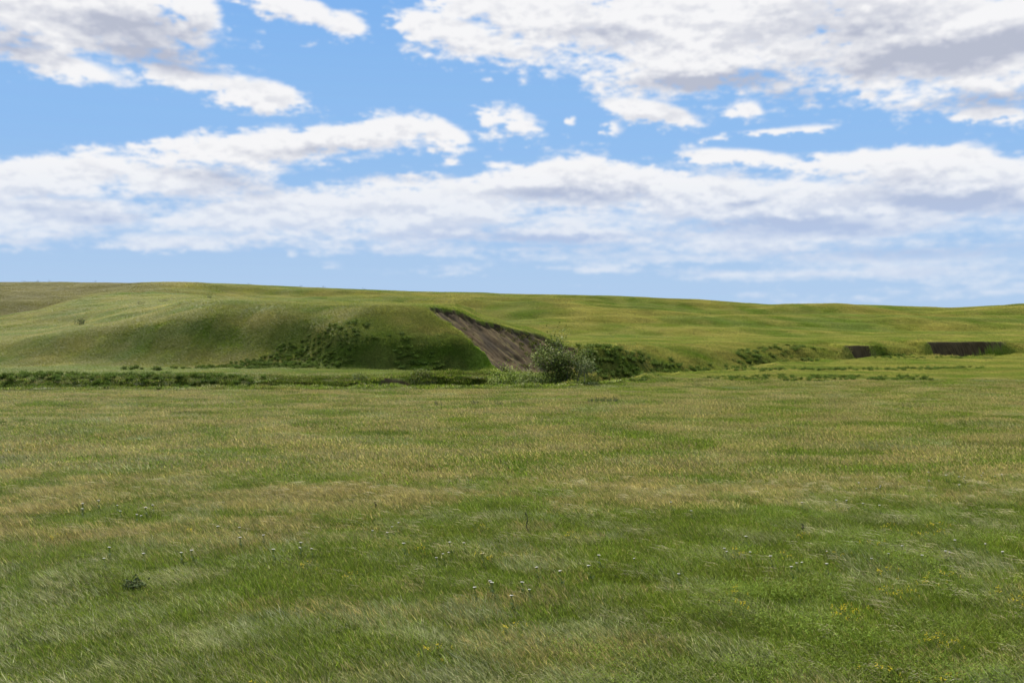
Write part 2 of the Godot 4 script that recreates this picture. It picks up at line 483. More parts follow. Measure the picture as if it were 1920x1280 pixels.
func raw_mesh(pv: PackedVector3Array, nv: PackedVector3Array, cv: PackedColorArray, iv: PackedInt32Array, mat: Material) -> ArrayMesh:
	var arrays := []
	arrays.resize(Mesh.ARRAY_MAX)
	arrays[Mesh.ARRAY_VERTEX] = pv
	arrays[Mesh.ARRAY_NORMAL] = nv
	arrays[Mesh.ARRAY_COLOR] = cv
	arrays[Mesh.ARRAY_INDEX] = iv
	var me := ArrayMesh.new()
	me.add_surface_from_arrays(Mesh.PRIMITIVE_TRIANGLES, arrays)
	me.surface_set_material(0, mat)
	return me

func speckle(dark: Color, light: Color, freq: float, s: int) -> NoiseTexture2D:
	var f := FastNoiseLite.new()
	f.seed = s
	f.frequency = freq
	f.fractal_octaves = 5
	f.fractal_gain = 0.65
	var g := Gradient.new()
	g.set_color(0, dark)
	g.set_color(1, light)
	g.set_offset(0, 0.25)
	g.set_offset(1, 0.75)
	var t := NoiseTexture2D.new()
	t.width = 512
	t.height = 512
	t.seamless = true
	t.noise = f
	t.color_ramp = g
	return t

# ---------------------------------------------------------------- grass

class Soup:
	var pv := PackedVector3Array()
	var nv := PackedVector3Array()
	var cv := PackedColorArray()
	var iv := PackedInt32Array()
	func tri(a: Vector3, b: Vector3, c: Vector3, n: Vector3, col: Color) -> void:
		var k := pv.size()
		var turned := (c - a).cross(b - a).dot(n) < 0.0    # front faces run clockwise
		pv.append(a)
		pv.append(c if turned else b)
		pv.append(b if turned else c)
		for q in 3:
			nv.append(n)
			cv.append(col)
			iv.append(k + q)
	func strip(path: PackedVector3Array, widths: PackedFloat32Array, side: Vector3, col: Color, tip := Color(0, 0, 0, 0), from := 99) -> void:
		# a ribbon along a path that narrows to its widths; from the given step on it wears the tip's colour
		for i in path.size() - 1:
			var c := tip if i >= from else col
			var n := side.cross(path[i + 1] - path[i]).normalized()
			if n.y < 0.0:
				n = -n
			n = (n + Vector3(0, 0.7, 0)).normalized()
			var a := path[i] - side * widths[i]
			var b := path[i] + side * widths[i]
			var e := path[i + 1] - side * widths[i + 1]
			var f := path[i + 1] + side * widths[i + 1]
			tri(a, e, b, n, c)
			if widths[i + 1] > 0.0002:
				tri(b, e, f, n, c)

func color_of(v: Vector3, spread := 0.0) -> Color:
	var k := exp(rng.randfn() * spread * 0.9)
	return Color(clampf(v.x * k, 0, 1), clampf(v.y * k, 0, 1), clampf(v.z * k, 0, 1))

func blade(s: Soup, at: Vector3, tall: float, wide: float, steps: int, lean: float, wild: float, col: Color, tip := Color(0, 0, 0, 0), from := 99) -> void:
	# the wind blows to the west (-x): blades bend that way
	var a := rng.randf() * TAU
	var dir := Vector3(-1.0, 0, 0.25) + Vector3(cos(a), 0, sin(a)) * wild
	dir = dir.normalized() * lean * rng.randf_range(0.6, 1.3)
	var path := PackedVector3Array()
	var widths := PackedFloat32Array()
	for i in steps + 1:
		var t := float(i) / steps
		path.append(at + Vector3(dir.x * t * t, 1.0 * t - 0.25 * lean * t * t, dir.z * t * t) * tall)
		widths.append(wide * (1.0 - t * t * 0.8) * 0.5 if i < steps else 0.0)
	var b := rng.randf() * TAU
	s.strip(path, widths, Vector3(cos(b), 0, sin(b)), col, tip, from)

func seed_stalk(s: Soup, at: Vector3, tall: float, wide: float, col: Color, head: Color) -> void:
	# a stalk that nods over with the wind, its head hanging from the bend
	var path := PackedVector3Array()
	var widths := PackedFloat32Array()
	var lean := rng.randf_range(0.55, 0.95)
	var swing := rng.randf_range(-0.25, 0.25)
	var steps := 8
	for i in steps + 1:
		var t := float(i) / steps
		var x := -lean * pow(t, 1.9) * tall
		var y := (t - 0.42 * pow(t, 4.0)) * tall * 0.95
		path.append(at + Vector3(x, y, swing * t * t * tall))
		widths.append(wide * (0.35 if t < 0.7 else (1.0 if t < 0.92 else 0.6)) if i < steps else 0.0)
	s.strip(path, widths, Vector3(0.25, 0.3, 0.92).normalized(), col, head, 5)

func grass_patch(kind: String, size: float, count: int, wide: float, steps: int) -> Soup:
	var s := Soup.new()
	for i in count:
		var r := sqrt(rng.randf()) * size
		var a := rng.randf() * TAU
		var at := Vector3(cos(a) * r, -0.03, sin(a) * r)
		match kind:
			"green":
				var c := LUSH.lerp(Vector3(0.15, 0.20, 0.025), rng.randf() ** 2)
				if rng.randf() < 0.07:
					c = Vector3(0.33, 0.30, 0.11)
				blade(s, at, rng.randf_range(0.08, 0.18), wide, steps, 0.55, 1.1, color_of(c, 0.45))
			"tan":
				var c := Vector3(0.125, 0.165, 0.024)
				if rng.randf() < 0.4:
					var h := Vector3(0.33, 0.295, 0.095).lerp(Vector3(0.31, 0.245, 0.105), rng.randf())
					blade(s, at, rng.randf_range(0.12, 0.21), wide * 1.1, steps, 0.55, 1.0, color_of(Vector3(0.22, 0.235, 0.05), 0.3), color_of(h, 0.38), steps - 1)
				else:
					blade(s, at, rng.randf_range(0.08, 0.17), wide, steps, 0.55, 1.1, color_of(c, 0.45))
			"pale":
				var c := PALE.lerp(Vector3(0.16, 0.20, 0.055), rng.randf())
				if rng.randf() < 0.3:
					c = Vector3(0.37, 0.37, 0.18)
				blade(s, at, rng.randf_range(0.1, 0.21), wide, steps, 0.7, 0.9, color_of(c, 0.4))
			"forb":
				# small broad-leaved plants between the grass
				if i % 3 == 0:
					blade(s, at, rng.randf_range(0.09, 0.2), wide, steps, 0.6, 0.7, color_of(LUSH, 0.4))
				var y := rng.randf_range(0.06, 0.24)
				var b := rng.randf() * TAU
				var q := rng.randf_range(0.010, 0.022)
				var out := Vector3(cos(b), rng.randf_range(-0.2, 0.6), sin(b)).normalized()
				var side := out.cross(Vector3.UP).normalized() * q * 0.35
				var p := at + Vector3(-y * 0.25, y, 0)
				var c := color_of(Vector3(0.14, 0.22, 0.025).lerp(Vector3(0.23, 0.30, 0.04), rng.randf()), 0.2)
				var n := (side.cross(out) * 1.0).normalized()
				n = n if n.y > 0 else -n
				s.tri(p, p + out * q + side, p + out * q * 2.0, n, c)
				s.tri(p, p + out * q * 2.0, p + out * q - side, n, c)
	return s

var leafy: StandardMaterial3D

func leaf_material(called: String, rough: float, spec: float, through: float) -> StandardMaterial3D:
	var m := StandardMaterial3D.new()
	m.resource_name = called
	m.vertex_color_use_as_albedo = true
	m.roughness = rough
	m.metallic_specular = spec
	m.cull_mode = BaseMaterial3D.CULL_DISABLED
	m.backlight_enabled = true
	m.backlight = Color(through, through, through)
	return m

func soup_mesh(s: Soup, mat: Material) -> ArrayMesh:
	return raw_mesh(s.pv, s.nv, s.cv, s.iv, mat)

class Scatter:
	var places: Array[Transform3D] = []
	var tints := PackedColorArray()

func put_many(called: String, me: Mesh, sc: Scatter, label: String, category: String) -> void:
	if sc.places.is_empty():
		return
	var mm := MultiMesh.new()
	mm.transform_format = MultiMesh.TRANSFORM_3D
	mm.use_colors = true
	mm.mesh = me
	mm.instance_count = sc.places.size()
	for i in sc.places.size():
		mm.set_instance_transform(i, sc.places[i])
		mm.set_instance_color(i, sc.tints[i])
	var o := MultiMeshInstance3D.new()
	o.name = called
	o.multimesh = mm
	o.set_meta("kind", "stuff")
	o.set_meta("label", label)
	o.set_meta("category", category)
	add_child(o, true)

func stand(x: float, d: float, turn: float, scale: float, tall: float, follow: float) -> Transform3D:
	var p := ground_point(x, d)
	var b := Basis(Vector3.UP, turn).scaled(Vector3(scale, scale * tall, scale))
	if follow > 0.0:
		var n := ground_normal(x, d)
		# lie along the slope, still leaning with the wind
		var xa := Vector3(1, 0, 0).slide(n).normalized()
		var fit := Basis(xa, n, xa.cross(n).normalized())
		b = fit * b
	return Transform3D(b, p)

func tint(spread: float, x := 0.0, d := 0.0) -> Color:
	var v := 1.0 + rng.randf_range(-spread, spread) + 0.25 * noise_fine.get_noise_2d(x * 0.8, d * 0.8)
	var w := rng.randf_range(-0.06, 0.06)
	return Color(clampf(v * (1.0 + w), 0.3, 1.6), v, clampf(v * (1.0 - w), 0.3, 1.6))

func build_grass() -> void:
	leafy = leaf_material("grass_blade", 0.55, 0.17, 0.95)
	# near meadow, blade by blade
	var kinds := ["green", "tan", "pale", "forb"]
	var near := {}
	var mid := {}
	for k: String in kinds:
		near[k] = []
		mid[k] = []
		for v in 1:
			near[k].append([soup_mesh(grass_patch(k, 0.48, 520, 0.0095, 2), leafy), Scatter.new()])
			mid[k].append([soup_mesh(grass_patch(k, 1.05, 620, 0.024, 2), leafy), Scatter.new()])
	for i in 8500:
		var d := sqrt(rng.randf_range(64.0, 784.0))
		var x := rng.randf_range(-0.64, 0.64) * d
		var k := pick_kind(x, d)
		var sc: Scatter = near[k][0][1]
		sc.places.append(stand(x, d, rng.randf_range(-0.9, 0.9), rng.randf_range(0.75, 1.2), rng.randf_range(0.75, 1.25) * tall_of(x, d), 0.0))
		sc.tints.append(tint(0.14, x, d))
	for i in 20000:
		var d := sqrt(rng.randf_range(676.0, 86.0 * 86.0))
		var x := rng.randf_range(-0.64, 0.64) * d
		if not clear_of_banks(x, d, 0.8):
			continue
		var k := pick_kind(x, d)
		var sc: Scatter = mid[k][0][1]
		sc.places.append(stand(x, d, rng.randf_range(-0.9, 0.9), rng.randf_range(0.75, 1.2), rng.randf_range(0.75, 1.25) * tall_of(x, d), 1.0 if d > 60.0 else 0.0))
		sc.tints.append(tint(0.12, x, d))
	var words := {"green": "green", "tan": "dry tan seeding", "pale": "pale silvery", "forb": "leafy weed and"}
	for k: String in kinds:
		for v in 1:
			put_many(k + "_meadow_grass" if k != "forb" else "meadow_weeds", near[k][v][0], near[k][v][1], words[k] + " grass covering the near meadow", "grass")
			put_many(k + "_field_grass" if k != "forb" else "field_weeds", mid[k][v][0], mid[k][v][1], words[k] + " grass covering the middle of the meadow", "grass")
	# stalks that nod with the wind
	var stalks: Array = []
	for v in 1:
		var s := Soup.new()
		for i in 7:
			var at := Vector3(rng.randfn() * 0.16, 0, rng.randfn() * 0.14)
			seed_stalk(s, at, rng.randf_range(0.26, 0.46), 0.0055, color_of(Vector3(0.22, 0.23, 0.09), 0.2), color_of(Vector3(0.52, 0.46, 0.29), 0.2))
		stalks.append([soup_mesh(s, leafy), Scatter.new()])
	for i in 2600:
		var d := sqrt(rng.randf_range(81.0, 700.0))
		var x := rng.randf_range(-0.62, 0.62) * d
		if noise_soft.get_noise_2d(x * 0.5, d * 0.7 + 30.0) < 0.05:
			continue
		var sc: Scatter = stalks[0][1]
		sc.places.append(stand(x, d, rng.randf_range(-0.35, 0.35), rng.randf_range(0.8, 1.15), 1.0, 0.0))
		sc.tints.append(tint(0.15, x, d))
	for v in 1:
		put_many("seed_heads", stalks[v][0], stalks[v][1], "straw coloured grass seed heads nodding over in the wind", "seed heads")
	# farther ground: hill, terrace and the long rise
	var far := []
	for v in 1:
		var s := Soup.new()
		for i in 230:
			var r := sqrt(rng.randf()) * 2.0
			var a := rng.randf() * TAU
			var c := Vector3.ONE.lerp(Vector3(1.25, 1.15, 1.0), rng.randf()) * rng.randf_range(0.65, 1.15)
			blade(s, Vector3(cos(a) * r, -0.04, sin(a) * r), rng.randf_range(0.18, 0.42), 0.05, 2, 0.8, 0.5, Color(c.x * 0.8, c.y * 0.8, c.z * 0.8))
		far.append([soup_mesh(s, leafy), Scatter.new()])
	for i in 74000:
		var d := sqrt(lerpf(84.0 * 84.0, 365.0 * 365.0, pow(rng.randf(), 2.1)))
		var x := rng.randf_range(-0.62, 0.62) * d
		if not clear_of_banks(x, d, 0.8):
			continue
		var sc: Scatter = far[0][1]
		sc.places.append(stand(x, d, rng.randf_range(-0.6, 0.6), rng.randf_range(0.8, 1.2) * lerpf(0.5, 1.1, clampf((d - 84.0) / 200.0, 0.0, 1.0)), rng.randf_range(0.7, 1.2), 1.0))
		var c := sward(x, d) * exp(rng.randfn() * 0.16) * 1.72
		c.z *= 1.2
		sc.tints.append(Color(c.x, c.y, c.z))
	for v in 1:
		put_many("hill_grass", far[v][0], far[v][1], "grass covering the hill, the terrace and the far rise", "grass")

func build_scarp_tufts() -> void:
	# weeds that hold on to the right of the scarp, and a few trails of grass down its rills
	var kinds := [["green", Color(0.8, 0.75, 0.8)], ["tan", Color(0.75, 0.72, 0.8)]]
	for k: Array in kinds:
		var me := soup_mesh(grass_patch(k[0], 0.28, 90, 0.02, 2), leafy)
		var sc := Scatter.new()
		for i in 2600:
			var x := rng.randf_range(-7.0, 12.0)
			var d := rng.randf_range(86.0, 112.0)
			height(x, d)
			if bare_kind != 1:
				continue
			var v := 0.718 * (x + 6.56) + 0.696 * (d - 98.0)
			var u := 0.696 * (x + 6.56) - 0.718 * (d - 98.0)
			var want := smoothstep(5.0, 10.0, v) * 0.8 + (0.5 if noise_fine.get_noise_2d(v * 2.2, u * 0.16) > 0.38 else 0.0)
			if rng.randf() > want * (0.6 + noise_fine.get_noise_2d(x * 0.9, d * 0.9)):
				continue
			sc.places.append(stand(x, d, rng.randf_range(-0.6, 0.6), rng.randf_range(0.6, 1.2), rng.randf_range(0.7, 1.2), 1.0))
			sc.tints.append(k[1] * rng.randf_range(0.7, 1.2))
		put_many(k[0] + "_scarp_weeds", me, sc, ("green weeds" if k[0] == "green" else "olive and tan weeds") + " scattered over the bare scarp", "weeds")

func tall_of(x: float, d: float) -> float:
	return 1.0 + 0.45 * noise_soft.get_noise_2d(x * 0.5 + 70.0, d * 0.5)

func pick_kind(x: float, d: float) -> String:
	var g := growth(x, d)
	var forb := 0.0
	if d < 24.0:
		forb = smoothstep(0.0, 5.0, x - (d - 12.0) * 0.25) * 0.2 * clampf(0.6 + 1.5 * noise_soft.get_noise_2d(x * 0.6, d * 0.6 + 12.0), 0.0, 1.0)
	var p := rng.randf()
	if p < forb:
		return "forb"
	p = rng.randf()
	if p < g.x * 0.92:
		return "tan"
	p = rng.randf()
	if p < g.y * 0.8:
		return "pale"
	return "green"

# ---------------------------------------------------------------- shrubs, tree, flowers

func leaf(s: Soup, at: Vector3, out: Vector3, size: float, wide: float, col: Color) -> void:
	var side := out.cross(Vector3(0.2, 1, 0.1)).normalized() * size * wide
	var n := side.cross(out).normalized()
	n = n if n.y > 0 else -n
	s.tri(at, at + out * size * 0.5 + side, at + out * size, n, col)
	s.tri(at, at + out * size, at + out * size * 0.5 - side, n, col)

func some_way(up := 0.3) -> Vector3:
	return (Vector3(rng.randfn(), rng.randfn(), rng.randfn()).normalized() + Vector3(0, up, 0)).normalized()

func tube(s: Soup, a: Vector3, b: Vector3, ra: float, rb: float, col: Color, sides := 5) -> void:
	var dir := (b - a).normalized()
	var u := dir.cross(Vector3(0.31, 0.2, 0.93)).normalized()
	var v := dir.cross(u)
	for i in sides:
		var p := TAU * i / sides
		var q := TAU * (i + 1) / sides
		var n0 := u * cos(p) + v * sin(p)
		var n1 := u * cos(q) + v * sin(q)
		var n := (n0 + n1).normalized()
		s.tri(a + n0 * ra, b + n0 * rb, a + n1 * ra, n, col)
		s.tri(a + n1 * ra, b + n0 * rb, b + n1 * rb, n, col)

func bush(stems: Soup, leaves: Soup, tall: float, wide: float, count: int, size: float, green: Vector3, bright: Vector3) -> void:
	# several stems from one root, leaves in clumps round their upper parts
	var bark := Color(0.10, 0.08, 0.06)
	var ways: Array[Vector3] = []
	var n := 9
	for i in n:
		var a := TAU * (i + rng.randf()) / n
		var r := wide * sqrt(rng.randf())
		var top := Vector3(cos(a) * r - tall * 0.12, tall * rng.randf_range(0.6, 1.0) * (1.0 - 0.35 * (r / wide) ** 2), sin(a) * r)
		tube(stems, Vector3(cos(a), 0, sin(a)) * wide * 0.1 + Vector3(0, -0.1, 0), top, 0.014, 0.004, bark, 3)
		ways.append(top)
	for i in count:
		var w := ways[rng.randi() % n]
		var t := rng.randf_range(0.35, 1.0)
		var p := w * t + Vector3(rng.randfn() * wide * 0.16, rng.randfn() * tall * 0.1, rng.randfn() * wide * 0.16)
		p.y = maxf(p.y, 0.03)
		leaf(leaves, p, some_way(0.4), size * rng.randf_range(0.7, 1.3), 0.3, color_of(green.lerp(bright, rng.randf() ** 2), 0.25))

func join(a: Soup, b: Soup) -> Soup:
	var k := a.pv.size()
	a.pv.append_array(b.pv)
	a.nv.append_array(b.nv)
	a.cv.append_array(b.cv)
	for i in b.iv:
		a.iv.append(i + k)
	return a

var shrub_leaf: StandardMaterial3D
var bark_material: StandardMaterial3D

func build_thickets() -> void:
	shrub_leaf = leaf_material("shrub_leaf", 0.7, 0.15, 0.6)
	bark_material = StandardMaterial3D.new()
	bark_material.resource_name = "bark"
	bark_material.vertex_color_use_as_albedo = true
	bark_material.roughness = 0.9
	var meshes: Array[ArrayMesh] = []
	for v in 5:
		var st := Soup.new()
		var lv := Soup.new()
		bush(st, lv, rng.randf_range(0.6, 0.85), rng.randf_range(0.5, 0.7), 300, 0.15, Vector3(0.09, 0.137, 0.018), Vector3(0.20, 0.28, 0.05))
		meshes.append(soup_mesh(join(lv, st), shrub_leaf))
	# each thicket: an outline in plan (x, d), bushes a square metre, size
	thicket(meshes, "low dense shrub thicket on the dark face of the hill", [[-33, 93.5], [-24, 92.5], [-14, 92.0], [-13, 94.5], [-17, 97.5], [-21, 98.5], [-26, 96.5]], 5.0, 0.42)
	thicket(meshes, "small round shrub patch on the hill beside the scarp", [[-11.5, 92.0], [-7.8, 91.0], [-7.6, 93.0], [-9.5, 94.6], [-11.5, 94.2]], 3.2, 0.5)
	thicket(meshes, "long shrub band along the creek below the hill at far left", [[-46, 73.0], [-33, 72.8], [-26, 72.5], [-18, 73.5], [-19, 79.0], [-27, 81.5], [-36, 82.5], [-48, 83.0]], 2.2, 0.55)
	thicket(meshes, "thin end of the shrub band between left band and creek nick", [[-22, 73.0], [-10, 73.2], [-9.5, 77.5], [-14, 77.5], [-20, 76.5]], 2.2, 0.55)
	thicket(meshes, "small low shrub patch on the flat below the hill's left slope", [[-35.5, 88.0], [-32.0, 87.6], [-31.7, 89.6], [-35.0, 90.0]], 1.3, 0.7)
	thicket(meshes, "dark shrub bank just right of the tree", [[5.5, 95.0], [9.0, 95.5], [14.0, 100.5], [21.0, 107.5], [22.0, 112.0], [14.0, 106.0], [8.0, 102.0]], 2.2, 0.6)
	thicket(meshes, "shrub strip trailing off right along the creek bank", [[21.0, 106.0], [30.0, 118.0], [38.0, 126.0], [40.0, 129.5], [30.0, 124.0], [20.0, 110.0]], 0.45, 0.6)
	thicket(meshes, "shrub clump under the terrace right of the scarp", [[28.5, 122.0], [33.0, 127.0], [41.0, 133.0], [42.0, 135.5], [34.0, 131.0], [28.0, 125.0]], 1.6, 0.55)
	thicket(meshes, "shrubs beside the small far cut bank", [[48.8, 133.5], [56.0, 136.5], [56.5, 139.0], [49.5, 137.0]], 1.8, 0.55)
	thicket(meshes, "shrubs at the right end of the long far cut bank", [[64.0, 140.0], [72.0, 142.5], [72.0, 144.5], [65.0, 142.0]], 0.5, 0.4)
	thicket(meshes, "low shrub strip on the creek flat in front of the far cut banks", [[44.0, 125.5], [58.0, 127.5], [58.0, 129.5], [44.0, 128.5]], 1.3, 0.45)
	thicket(meshes, "upper of two shrub strips on the right of the meadow", [[20.0, 97.5], [34.0, 99.0], [48.0, 100.5], [49.0, 104.5], [34.0, 103.0], [21.0, 101.0]], 1.3, 0.45)
	thicket(meshes, "lower of two shrub strips on the right of the meadow", [[15.5, 83.0], [26.0, 81.5], [36.0, 82.5], [35.0, 87.5], [25.0, 88.5], [16.0, 86.5]], 1.5, 0.42)
	thicket(meshes, "green low shrubs on the gully side right of the tree", [[6.5, 79.0], [11.0, 82.0], [15.5, 90.0], [12.0, 88.5], [8.0, 83.5]], 0.9, 0.6)
	thicket(meshes, "low leafy patch in the meadow at the left edge", [[-25.0, 41.0], [-20.0, 41.5], [-19.5, 44.0], [-25.0, 46.0]], 1.6, 0.28)

func thicket(meshes: Array[ArrayMesh], label: String, outline: Array, each: float, size: float) -> void:
	var poly := PackedVector2Array()
	var box := Rect2(outline[0][0], outline[0][1], 0, 0)
	for p: Array in outline:
		poly.append(Vector2(p[0], p[1]))
		box = box.expand(Vector2(p[0], p[1]))
	box = box.grow(1.2)
	var me := meshes[rng.randi() % meshes.size()]
	var sc := Scatter.new()
	for i in int(box.get_area() * each * 2.0):
		var x := rng.randf_range(box.position.x, box.end.x)
		var d := rng.randf_range(box.position.y, box.end.y)
		var wob := Vector2(x, d) + Vector2(noise_soft.get_noise_2d(x * 0.3, d * 0.3), noise_soft.get_noise_2d(x * 0.3 + 9.0, d * 0.3)) * 2.2
		if not Geometry2D.is_point_in_polygon(wob, poly):
			continue
		if noise_fine.get_noise_2d(x * 0.5, d * 0.5) < -0.5:
			continue
		if not clear_of_banks(x, d, 0.4):
			continue
		var k := size * rng.randf_range(0.55, 1.15)
		sc.places.append(stand(x, d, rng.randf() * TAU, k, rng.randf_range(0.8, 1.2), 0.0))
		sc.tints.append(tint(0.18, x, d))
	put_many("shrub_thicket", me, sc, label, "shrubs")

func thing(called: String, at: Vector3, label: String, category: String, group := "") -> Node3D:
	var o := Node3D.new()
	o.name = called
	o.position = at
	o.set_meta("label", label)
	o.set_meta("category", category)
	if group:
		o.set_meta("group", group)
	add_child(o, true)
	return o

func part(s: Soup, called: String, mat: Material, under: Node3D) -> MeshInstance3D:
	var o := mesh_of(s.pv, s.nv, s.cv, s.iv, called, mat)
	under.add_child(o, true)
	return o

var twigs: Array[Vector3] = []

func branch(s: Soup, a: Vector3, dir: Vector3, long: float, r: float, level: int) -> void:
	var p := a
	var n := 4
	for i in n:
		dir = (dir + Vector3(rng.randfn() * 0.13 - 0.035, rng.randfn() * 0.08 + 0.05, rng.randfn() * 0.13)).normalized()
		var q := p + dir * long / n
		var r2 := r * 0.84
		tube(s, p, q, r, r2, color_of(Vector3(0.20, 0.185, 0.155), 0.15), 6 if level == 0 else 4)
		if level > 1 or i > 1:
			twigs.append(q)
		if level < 3 and (i > 0 or level > 0):
			for k in (2 if level < 2 else 1):
				var out := Vector3(rng.randfn(), rng.randf_range(0.0, 0.7), rng.randfn()).normalized()
				branch(s, q, (dir * 0.55 + out * 0.75).normalized(), long * rng.randf_range(0.42, 0.6), r2 * 0.55, level + 1)
		p = q
		r = r2
	twigs.append(p)

func make_tree(called: String, at: Vector3, stems: Array, count: int, size: float, green: Vector3, bright: Vector3, label: String) -> Node3D:
	# stems: [foot offset, direction, length, radius]
	var o := thing(called, at, label, "tree" if called.ends_with("tree") else "bush")
	var leaves := Soup.new()
	for st: Array in stems:
		var wood := Soup.new()
		twigs = []
		branch(wood, st[0], st[1].normalized(), st[2], st[3], 0)
		part(wood, "trunk" if called.ends_with("tree") else "stem", bark_material, o)
		for i in int(count / stems.size()):
			var p := twigs[rng.randi() % twigs.size()] + Vector3(rng.randfn(), rng.randfn(), rng.randfn()) * size * 1.7
			var out := (some_way(0.1) + Vector3(-0.5, 0, 0)).normalized()
			leaf(leaves, p, out, size * rng.randf_range(0.7, 1.25), 0.42, color_of(green.lerp(bright, rng.randf() ** 3), 0.3))
	part(leaves, "crown" if called.ends_with("tree") else "foliage", tree_leaf, o)
	return o

var tree_leaf: StandardMaterial3D

func build_tree() -> void:
	tree_leaf = leaf_material("tree_leaf", 0.6, 0.16, 0.6)
	var dark := Vector3(0.095, 0.13, 0.02)
	var light := Vector3(0.28, 0.33, 0.075)
	make_tree("leafy_tree", ground_point(4.5, 80.0) - Vector3(0, 0.1, 0), [
		[Vector3(0, 0, 0), Vector3(0.02, 1, 0), 3.6, 0.11],
		[Vector3(-0.3, 0, 0.1), Vector3(-0.42, 1, 0.1), 3.1, 0.075],
		[Vector3(0.25, 0, -0.1), Vector3(0.28, 1, -0.1), 3.0, 0.075],
	], 8200, 0.15, dark, light, "single leafy green tree standing in the gully before the bare scarp")
	make_tree("tall_bush", ground_point(2.7, 79.6) - Vector3(0, 0.1, 0), [
		[Vector3(0, 0, 0), Vector3(-0.15, 1, 0), 2.5, 0.05],
		[Vector3(0.3, 0, 0.1), Vector3(0.25, 1, 0), 2.1, 0.05],
	], 2400, 0.14, dark * 1.15, light, "tall dark green bush growing against the left side of the tree")
	make_tree("pale_bush", ground_point(-0.3, 79.2) - Vector3(0, 0.1, 0), [
		[Vector3(-0.5, 0, 0), Vector3(-0.25, 1, 0), 2.2, 0.045],
		[Vector3(0.5, 0, 0.1), Vector3(0.2, 1, 0), 2.3, 0.045],
	], 3000, 0.13, Vector3(0.20, 0.265, 0.035), Vector3(0.33, 0.38, 0.08), "pale yellow-green bush left of the tree in the gully")
	make_tree("low_bush", ground_point(1.5, 79.0) - Vector3(0, 0.1, 0), [
		[Vector3(-0.2, 0, 0), Vector3(-0.2, 1, 0), 2.1, 0.04],
		[Vector3(0.5, 0, 0.1), Vector3(0.2, 1, 0), 1.95, 0.04],
	], 1500, 0.12, Vector3(0.11, 0.155, 0.025), Vector3(0.27, 0.32, 0.08), "low green bush between the pale bush and the tall bush")
	make_tree("grey_bush", ground_point(5.6, 78.2) - Vector3(0, 0.1, 0), [
		[Vector3(0, 0, 0), Vector3(-0.1, 1, 0), 1.5, 0.03],
	], 800, 0.12, Vector3(0.13, 0.165, 0.05), Vector3(0.27, 0.29, 0.12), "small grey-green bush at the foot of the tree's right side")

func small_shrub(called: String, x: float, d: float, tall: float, wide: float, count: int, label: String, group := "") -> void:
	var o := thing(called, ground_point(x, d), label, "shrub", group)
	var st := Soup.new()
	var lv := Soup.new()
	bush(st, lv, tall, wide, count, 0.1 * clampf(tall, 0.5, 1.3), Vector3(0.045, 0.07, 0.022), Vector3(0.10, 0.14, 0.04))
	part(st, "stems", bark_material, o)
	part(lv, "foliage", shrub_leaf, o)

func yarrow() -> Node3D:
	var o := thing("yarrow_flower", Vector3.ZERO, "white flat-topped flower standing in the meadow grass", "flower", "white flowers scattered in the meadow")
	var st := Soup.new()
	tube(st, Vector3.ZERO, Vector3(-0.07, 0.24, 0), 0.004, 0.003, Color(0.12, 0.16, 0.06), 4)
	for i in 10:
		leaf(st, Vector3(-0.07, 0.24, 0) * rng.randf_range(0.1, 0.8), some_way(0.5), 0.07, 0.16, Color(0.10, 0.15, 0.05))
	part(st, "stem", leafy, o)
	var hd := Soup.new()
	for i in 18:
		var r := sqrt(rng.randf()) * 0.024
		var a := rng.randf() * TAU
		var p := Vector3(-0.07 + cos(a) * r, 0.262 + rng.randf() * 0.008, sin(a) * r)
		tube(hd, Vector3(-0.07 + cos(a) * r * 0.2, 0.23, sin(a) * r * 0.2), p, 0.0015, 0.0015, Color(0.16, 0.2, 0.09), 3)
		for k in 5:
			var b := TAU * k / 5.0
			var e := TAU * (k + 1) / 5.0
			hd.tri(p + Vector3(0, 0.003, 0), p + Vector3(cos(b), 0, sin(b)) * 0.007, p + Vector3(cos(e), 0, sin(e)) * 0.007, Vector3.UP, Color(0.82, 0.80, 0.74))
	part(hd, "flower_head", leafy, o)
	return o

func stalk_plant(x: float, d: float, tall: float, label: String) -> void:
	var o := thing("weed_stalk", ground_point(x, d), label, "weed")
	var st := Soup.new()
	var p := Vector3.ZERO
	for i in 6:
		var q := Vector3(-0.03 * sin(i * 1.3) - 0.01 * i, tall * (i + 1) / 6.0, 0)
		tube(st, p, q, 0.0105 - 0.0009 * i, 0.0096 - 0.0009 * i, Color(0.05, 0.045, 0.03), 5)
		p = q
	part(st, "stem", bark_material, o)
	var lv := Soup.new()
	for i in int(tall * 130.0):
		var t := rng.randf_range(0.35, 1.0)
		leaf(lv, Vector3(-0.05 * t, tall * t, 0) + some_way() * 0.01, some_way(0.6), rng.randf_range(0.02, 0.04), 0.3, color_of(Vector3(0.035, 0.05, 0.018), 0.3))
	part(lv, "leaves", shrub_leaf, o)

